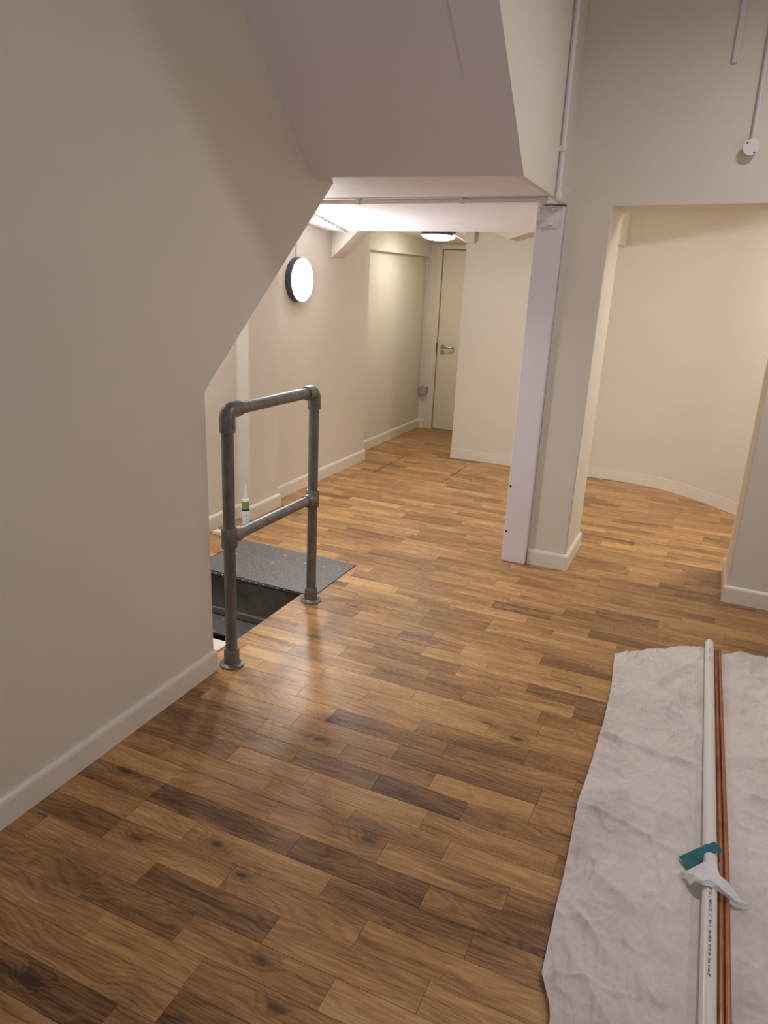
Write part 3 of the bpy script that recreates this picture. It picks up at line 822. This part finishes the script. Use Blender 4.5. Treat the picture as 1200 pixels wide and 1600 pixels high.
for (x, z) in ((-0.020, 0.018), (0.017, -0.024)):
    bm = bmesh.new(); lathe(bm, [(0.0042, 0.0), (0.0042, 0.002), (0.0, 0.002)], frame_to((x, -0.0505, z), (0, -1, 0)), 10, False); link('screw', bm, M['screw'], lid)
# small box on the corridor corner with its flex from the ceiling lamp
bm = bmesh.new(); box(bm, -2.220, -2.130, 6.70, 6.754, 1.995, 2.11, 0.003)
o = link('corner_box', bm, M['cream']); tag(o, 'small painted box high on the corridor corner', 'junction box')
bm = bmesh.new(); sweep(bm, [(-2.40, 6.86, 2.075), (-2.34, 6.82, 2.06), (-2.27, 6.77, 2.030), (-2.223, 6.735, 2.012)], 0.0075, 10)
o = link('lamp_flex', bm, M['conduit'], smooth=True); tag(o, 'white flex from the far ceiling lamp to the corner box', 'cable')

# knee brace between wall and slab, and a wedge built in place of a shadow
bm = bmesh.new()
prism(bm, [(-2.899, 1.80), (-2.89, 1.80), (-2.56, 2.10), (-2.42, 2.225), (-2.42, 2.235), (-2.899, 2.235)], 'y', 5.44, 5.645)
o = link('knee_brace', bm, M['cream']); tag(o, 'cream slanting brace from the wall up to the ceiling past the round lamp', 'brace')
bm = bmesh.new()
vs = [(-1.745, 6.755, 2.022), (-2.03, 6.755, 2.12), (-1.46, 6.755, 2.115), (-1.745, 6.45, 2.022), (-2.03, 6.45, 2.12), (-1.46, 6.45, 2.115),
      (-2.03, 6.755, 2.2), (-1.46, 6.755, 2.2), (-2.03, 6.45, 2.2), (-1.46, 6.45, 2.2)]
V_ = [bm.verts.new(v) for v in vs]
for f in ((0, 1, 4, 3), (0, 3, 5, 2), (3, 4, 8, 9, 5), (1, 6, 8, 4), (2, 5, 9, 7), (6, 7, 9, 8), (0, 2, 7, 6, 1)): bm.faces.new([V_[i] for i in f])
o = link('shadow_wedge', bm, M['cream']); tag(o, 'wedge standing in for a shadow under the ceiling just left of the white post', 'wedge')

# ------------------------------------------------------------------ sealant tube and offcut by the far wall
st = empty('sealant_tube', (-2.70, 3.93, 0)); tag(st, 'white sealant cartridge with a green band standing by the skirting', 'sealant')
bm = bmesh.new(); lathe(bm, [(0.0, 0.001), (0.024, 0.001), (0.0245, 0.004), (0.0245, 0.212), (0.022, 0.218), (0.0, 0.219)], Matrix(), 28); link('cartridge', bm, M['plastic_white'], st, True)
bm = bmesh.new(); lathe(bm, [(0.0249, 0.152), (0.0249, 0.205)], Matrix(), 28, False); link('green_band', bm, M['green'], st, True)
bm = bmesh.new(); lathe(bm, [(0.0249, 0.139), (0.0249, 0.152)], Matrix(), 28, False); link('navy_band', bm, M['navy'], st, True)
bm = bmesh.new(); lathe(bm, [(0.010, 0.218), (0.010, 0.228), (0.0085, 0.232), (0.0035, 0.320), (0.0, 0.320)], Matrix(), 18, False); link('nozzle', bm, M['plastic_white'], st, True)
bm = bmesh.new()
for (a0, a1, z0, z1) in ((-1.05, -0.65, 0.105, 0.118), (-0.95, -0.60, 0.075, 0.083), (-0.95, -0.68, 0.062, 0.069)):
    for k in range(4):
        b0, b1 = a0+(a1-a0)*k/4, a0+(a1-a0)*(k+0.8)/4
        q = [bm.verts.new((0.0250*math.cos(t), 0.0250*math.sin(t), z)) for t, z in ((b0, z0), (b1, z0), (b1, z1), (b0, z1))]
        bm.faces.new(q)
link('small_print', bm, M['socket'], st)['kind'] = 'stuff'
bm = bmesh.new(); prism(bm, [(-2.84, 3.745), (-2.615, 3.755), (-2.615, 3.80), (-2.84, 3.80)], 'z', 0.0005, 0.020)
o = link('skirting_offcut', bm, M['skirt']); tag(o, 'short white offcut lying behind the cover plate', 'offcut')

# ------------------------------------------------------------------ dust sheet
EDGE = [(-0.198, 3.331), (-0.185, 3.162), (-0.171, 3.015), (-0.162, 2.67), (-0.165, 2.621), (-0.164, 2.443), (-0.172, 2.179), (-0.166, 2.086), (-0.153, 1.837),
        (-0.150, 1.709), (-0.145, 1.574), (-0.141, 1.482), (-0.121, 1.443), (-0.104, 1.405), (-0.095, 1.365), (-0.10, 1.25), (-0.08, 1.1), (-0.09, 0.70)]
TOP = [(-0.198, 3.323), (-0.064, 3.454), (0.076, 3.568), (0.186, 3.632), (0.268, 3.600), (0.336, 3.646), (0.422, 3.655), (0.476, 3.63), (0.62, 3.60), (0.80, 3.66), (1.10, 3.62)]
def interp(tab, t, key=0):
    val = 1-key
    tab = sorted(tab, key=lambda q: q[key])
    if t <= tab[0][key]: return tab[0][val]
    for a_, b_ in zip(tab[:-1], tab[1:]):
        if t <= b_[key]:
            f = (t-a_[key])/(b_[key]-a_[key]+1e-9); return a_[val]+(b_[val]-a_[val])*f
    return tab[-1][val]
def seg_ridge(x, y, a_, b_, wd):
    a_, b_, p = Vector(a_), Vector(b_), Vector((x, y))
    ab = b_-a_; t = max(0, min(1, (p-a_).dot(ab)/ab.dot(ab)))
    dd = (p-(a_+ab*t)).length
    return max(0.0, 1-dd/wd)**1.5*min(1, 4*t+.35)*min(1, 4*(1-t)+.35)
FOLDS = [((-0.165, 2.63), (-0.07, 2.61), 0.016, 0.010), ((-0.07, 2.61), (0.19, 2.575), 0.020, 0.007), ((0.08, 2.60), (0.20, 2.575), 0.012, 0.007), ((-0.165, 2.18), (-0.06, 2.17), 0.018, 0.008), ((-0.06, 2.17), (0.18, 2.07), 0.016, 0.006),
         ((0.0, 3.12), (0.15, 3.42), 0.03, 0.012), ((0.05, 2.85), (0.12, 3.25), 0.035, 0.008), ((0.30, 3.58), (0.70, 3.56), 0.03, 0.018), ((0.42, 3.58), (0.75, 3.50), 0.02, 0.014), ((0.34, 3.2), (0.6, 3.1), 0.02, 0.007),
         ((0.42, 2.75), (0.45, 2.62), 0.015, 0.008), ((0.35, 2.5), (0.6, 2.45), 0.03, 0.006), ((-0.13, 1.75), (0.02, 1.60), 0.03, 0.009), ((-0.10, 1.9), (0.08, 1.78), 0.04, 0.008), ((-0.06, 1.55), (0.05, 1.40), 0.03, 0.008),
         ((0.10, 1.62), (0.09, 1.2), 0.025, 0.006), ((0.17, 1.62), (0.16, 1.25), 0.03, 0.006), ((0.02, 3.0), (0.14, 2.98), 0.012, 0.006), ((0.04, 2.93), (0.13, 2.92), 0.012, 0.006), ((0.36, 2.0), (0.36, 1.3), 0.04, 0.005)]
NXs, NYs = 280, 460
bm = bmesh.new(); grid = []
yn = 0.70
for j in range(NYs+1):
    vv = j/NYs; row = []
    for i in range(NXs+1):
        uu = (i/NXs)**1.15
        xr_ = 1.10
        # left edge for this row, top edge for this column
        y_ = yn+(3.36-yn)*vv
        xl = interp(EDGE, y_, 1)
        x = xl+(xr_-xl)*uu
        yt = interp(TOP, x, 0)
        y = yn+(yt-yn)*vv
        if uu < 0.02: x = interp(EDGE, y, 1)+(x-xl)
        h = 0.0035
        n1 = noise.noise(Vector((x*4.2, y*3.1, 0.3))); n2 = noise.noise(Vector((x*11, y*7, 5.1))); n3 = noise.noise(Vector((x*30+3*n1, y*17, 9.0)))
        h += max(0, 0.0045*(n1+0.55))+0.0045*abs(n2)+0.0022*n3
        q1 = 1-abs(noise.noise(Vector((x*16+1.5*n1, y*9+2*n2, 4.4)))); h += 0.0055*max(0, q1-0.72)/0.28
        q2 = 1-abs(noise.noise(Vector((x*26+2*n2, y*30+2*n1, 8.4)))); h += 0.0024*max(0, q2-0.6)/0.4
        r1 = 1-abs(noise.noise(Vector((x*7+0.8*n2, y*2.3, 2.2)))); h += 0.006*max(0, r1-0.80)/0.20
        r2 = 1-abs(noise.noise(Vector((x*3.0+0.5*n2, y*6.5, 7.7)))); h += 0.006*max(0, r2-0.86)/0.14
        for a_, b_, wd, am in FOLDS:
            if min(a_[0], b_[0])-2*wd < x < max(a_[0], b_[0])+2*wd and min(a_[1], b_[1])-2*wd < y < max(a_[1], b_[1])+2*wd:
                h += 1.7*am*seg_ridge(x, y, a_, b_, wd*1.25)
        # stitched hem along the left edge
        dl = x-interp(EDGE, y, 1)
        if dl < 0.055: h += 0.0015
        if 0.050 < dl < 0.060: h -= 0.001
        if dl < 0.02: h += 0.004*max(0, noise.noise(Vector((0, y*6, 3))))
        dt = yt-y
        if dt < 0.02: h += 0.006*(1-dt/0.02)*(0.5+noise.noise(Vector((x*9, 0, 1))))
        # pressed flat beneath the pipes
        pf = max(0.0, min(1.0, (abs(x-0.255)-0.050)/0.05)); pf = pf*pf*(3-2*pf)
        h = 0.0035+(h-0.0035)*(0.2+0.8*pf)
        row.append(bm.verts.new((x, y, max(h, 0.0022))))
    grid.append(row)
for j in range(NYs):
    for i in range(NXs): bm.faces.new((grid[j][i], grid[j][i+1], grid[j+1][i+1], grid[j+1][i]))
sheet = link('dust_sheet', bm, M['cloth'], None, True); tag(sheet, 'crumpled grey-beige dust sheet spread on the floor at lower right', 'dust sheet')
sm = sheet.modifiers.new('thickness', 'SOLIDIFY'); sm.thickness = 0.0012; sm.offset = -1

# ------------------------------------------------------------------ pipes on the sheet
def pipe(name, pts, r, mat, label, cat, group=None, bore=0.86, seg=28, parent=None):
    """open tube with a wall thickness"""
    root = empty(name, pts[0]); tag(root, label, cat, group); L0 = root.location.copy()
    a_, b_ = Vector(pts[0]), Vector(pts[-1]); dr = (b_-a_).normalized()
    bm = bmesh.new()
    P_ = [Vector(p) for p in pts]
    sweep(bm, P_, r, seg, caps=False)
    sweep(bm, P_, r*bore, seg, caps=False)
    bm.verts.ensure_lookup_table()
    n = len(P_)*seg
    for e in (0, (len(P_)-1)*seg):
        for k in range(seg):
            bm.faces.new((bm.verts[e+k], bm.verts[e+(k+1) % seg], bm.verts[n+e+(k+1) % seg], bm.verts[n+e+k]))
    for v in bm.verts: v.co -= L0
    link('pipe_wall', bm, mat, root, True)
    return root
RP = 0.0205
def lerp_pts(a_, b_, n):
    a_, b_ = Vector(a_), Vector(b_); return [a_+(b_-a_)*i/n for i in range(n+1)]
za = 0.0055+RP
A0, A1 = Vector((0.213, 3.655, za)), Vector((0.2410, 2.135, za))
B0, B1 = Vector((0.243, 2.092, za+0.004)), Vector((0.252, 0.80, za))
pa = pipe('plastic_pipe', lerp_pts(A0, A1, 6), RP, M['pvc'], 'white plastic pipe on the far end of the dust sheet', 'pipe', 'white plastic pipes')
pb = pipe('plastic_pipe', lerp_pts(B0, B1, 6), RP, M['pvc'], 'white plastic pipe with black print nearest the viewer', 'pipe', 'white plastic pipes')
# rounded plug in the end of the near pipe
for P_, dr, par in ((B0, (B0-B1).normalized(), pb), (A0, (A0-A1).normalized(), pa)):
    bm = bmesh.new(); prof = []
    for k in range(0, 7):
        a_ = k/6*math.pi/2; prof.append((RP*0.985*math.cos(a_) if k < 6 else 0, 0.006*math.sin(a_)))
    lathe(bm, prof, frame_to(P_, dr), 28, False)
    for v in bm.verts: v.co -= par.location
    link('end_plug', bm, M['pvc'], par, True)
cz = 0.0050+0.0085
pipe('copper_pipe', lerp_pts((0.2445, 3.615, cz), (0.2755, 2.1, cz), 4)+lerp_pts((0.2755, 2.1, cz), (0.2825, 0.80, cz), 4)[1:], 0.0078, M['copper'], 'copper pipe lying against the white pipes', 'pipe', 'copper pipes', 0.88, 18)
pipe('copper_pipe', lerp_pts((0.2605, 3.640, cz), (0.2925, 2.1, cz), 4)+lerp_pts((0.2925, 2.1, cz), (0.3000, 0.80, cz), 4)[1:], 0.0078, M['copper'], 'outer copper pipe of the pair on the dust sheet', 'pipe', 'copper pipes', 0.88, 18)

# black print along the pipes
def print_on(par, P0, P1, text, start, size, mat, ang0):
    cu = bpy.data.curves.new('pipe_text', 'FONT'); cu.body = text; cu.size = size; cu.resolution_u = 2; cu.space_character = 1.12; cu.space_word = 1.25; cu.offset = 0.00025
    to = bpy.data.objects.new('pipe_text', cu); COL.objects.link(to)
    dg = bpy.context.evaluated_depsgraph_get(); dg.update()
    me = bpy.data.meshes.new_from_object(to.evaluated_get(dg))
    bpy.data.objects.remove(to, do_unlink=True)
    dr = (P1-P0).normalized(); sidev = dr.cross(Vector((0, 0, 1))).normalized(); up = sidev.cross(dr)
    for v in me.vertices:
        u, t = v.co.x, v.co.y
        a_ = ang0-(t/RP)
        # letters run towards the viewer, their tops to the right
        p = P0+dr*(start+u)-sidev*math.sin(a_)*(RP+0.0003)*-1+up*math.cos(a_)*(RP+0.0003)
        v.co = p-par.location
    me.materials.clear(); me.materials.append(mat)
    o = bpy.data.objects.new('printed_text', me); COL.objects.link(o); o.parent = par
    return o
print_on(pb, B0, B1, "40P CC (  ABS/15 PC | C | Mbr c | Bar 88/N  02:02 08  Rob c Las JP", 0.145, 0.0095, M['ink'], 0.18)
print_on(pa, A0, A1, "ABS PIPE SC  40  |  BS EN 1 2 3 6", 0.10, 0.009, simple('faded_ink', (0.33, 0.31, 0.31), 0.8), 0.18)

# torn teal card leaning between the two white pipe ends
def poly_sheet(name, pts, faces, mat, label, cat, cuts, rough, thick, seed):
    """a creased sheet: corner points given with their own height, then refined and crumpled a little"""
    bm = bmesh.new(); V = [bm.verts.new(p) for p in pts]
    for f in faces: bm.faces.new([V[i] for i in f])
    bmesh.ops.triangulate(bm, faces=bm.faces[:])
    bmesh.ops.subdivide_edges(bm, edges=bm.edges[:], cuts=cuts, use_grid_fill=True)
    for v in bm.verts:
        v.co.z += rough*noise.noise(v.co*70+Vector((seed, 0, 0)))
    o = link(name, bm, mat); tag(o, label, cat)
    md = o.modifiers.new('thickness', 'SOLIDIFY'); md.thickness = thick; md.offset = 1
    return o
U = unproj
card = [U(1061, 1338.5, 0.034), U(1090, 1325, 0.050), U(1116.5, 1315, 0.0515), U(1131, 1331, 0.034), U(1130, 1334, 0.032), U(1122, 1331, 0.036), U(1110, 1337, 0.036), U(1096, 1348, 0.028), U(1087, 1357, 0.022), U(1076, 1358, 0.020)]
poly_sheet('abrasive_sheet', card, [(0, 1, 7, 8, 9), (1, 2, 5, 6, 7), (2, 3, 4, 5)], M['teal'], 'torn teal abrasive sheet tucked under the near pipe end', 'abrasive sheet', 2, 0.0006, 0.0012, 1)
rag = [U(1068.4, 1363, 0.030), U(1078, 1384, 0.020), U(1099, 1348, 0.054), U(1118.8, 1350, 0.054), U(1124.7, 1368, 0.056), U(1097, 1376, 0.060), U(1086, 1376, 0.046),
       U(1084, 1366, 0.046), U(1108, 1362, 0.0575), U(1110, 1374.5, 0.062),
       U(1138.7, 1380.5, 0.050), U(1155, 1402.7, 0.036), U(1173, 1414, 0.026), U(1165.5, 1417, 0.020), U(1150, 1413, 0.024), U(1130.5, 1397, 0.034), U(1111, 1386, 0.052), U(1097, 1382, 0.050),
       U(1121, 1383, 0.060), U(1136, 1396, 0.046), U(1152, 1409, 0.032)]
poly_sheet('white_rag', rag, [(0, 7, 6, 1), (0, 2, 8, 7), (7, 8, 5, 6), (2, 3, 8), (3, 4, 9, 8), (8, 9, 5),
       (4, 10, 18, 9), (10, 11, 19, 18), (11, 12, 20, 19), (12, 13, 20), (13, 14, 20), (20, 14, 15, 19), (19, 15, 16, 18), (18, 16, 17, 9), (9, 17, 5), (5, 17, 6)], M['rag'],
       'twisted white paper rag draped over the pipes', 'rag', 3, 0.0022, 0.0012, 4)
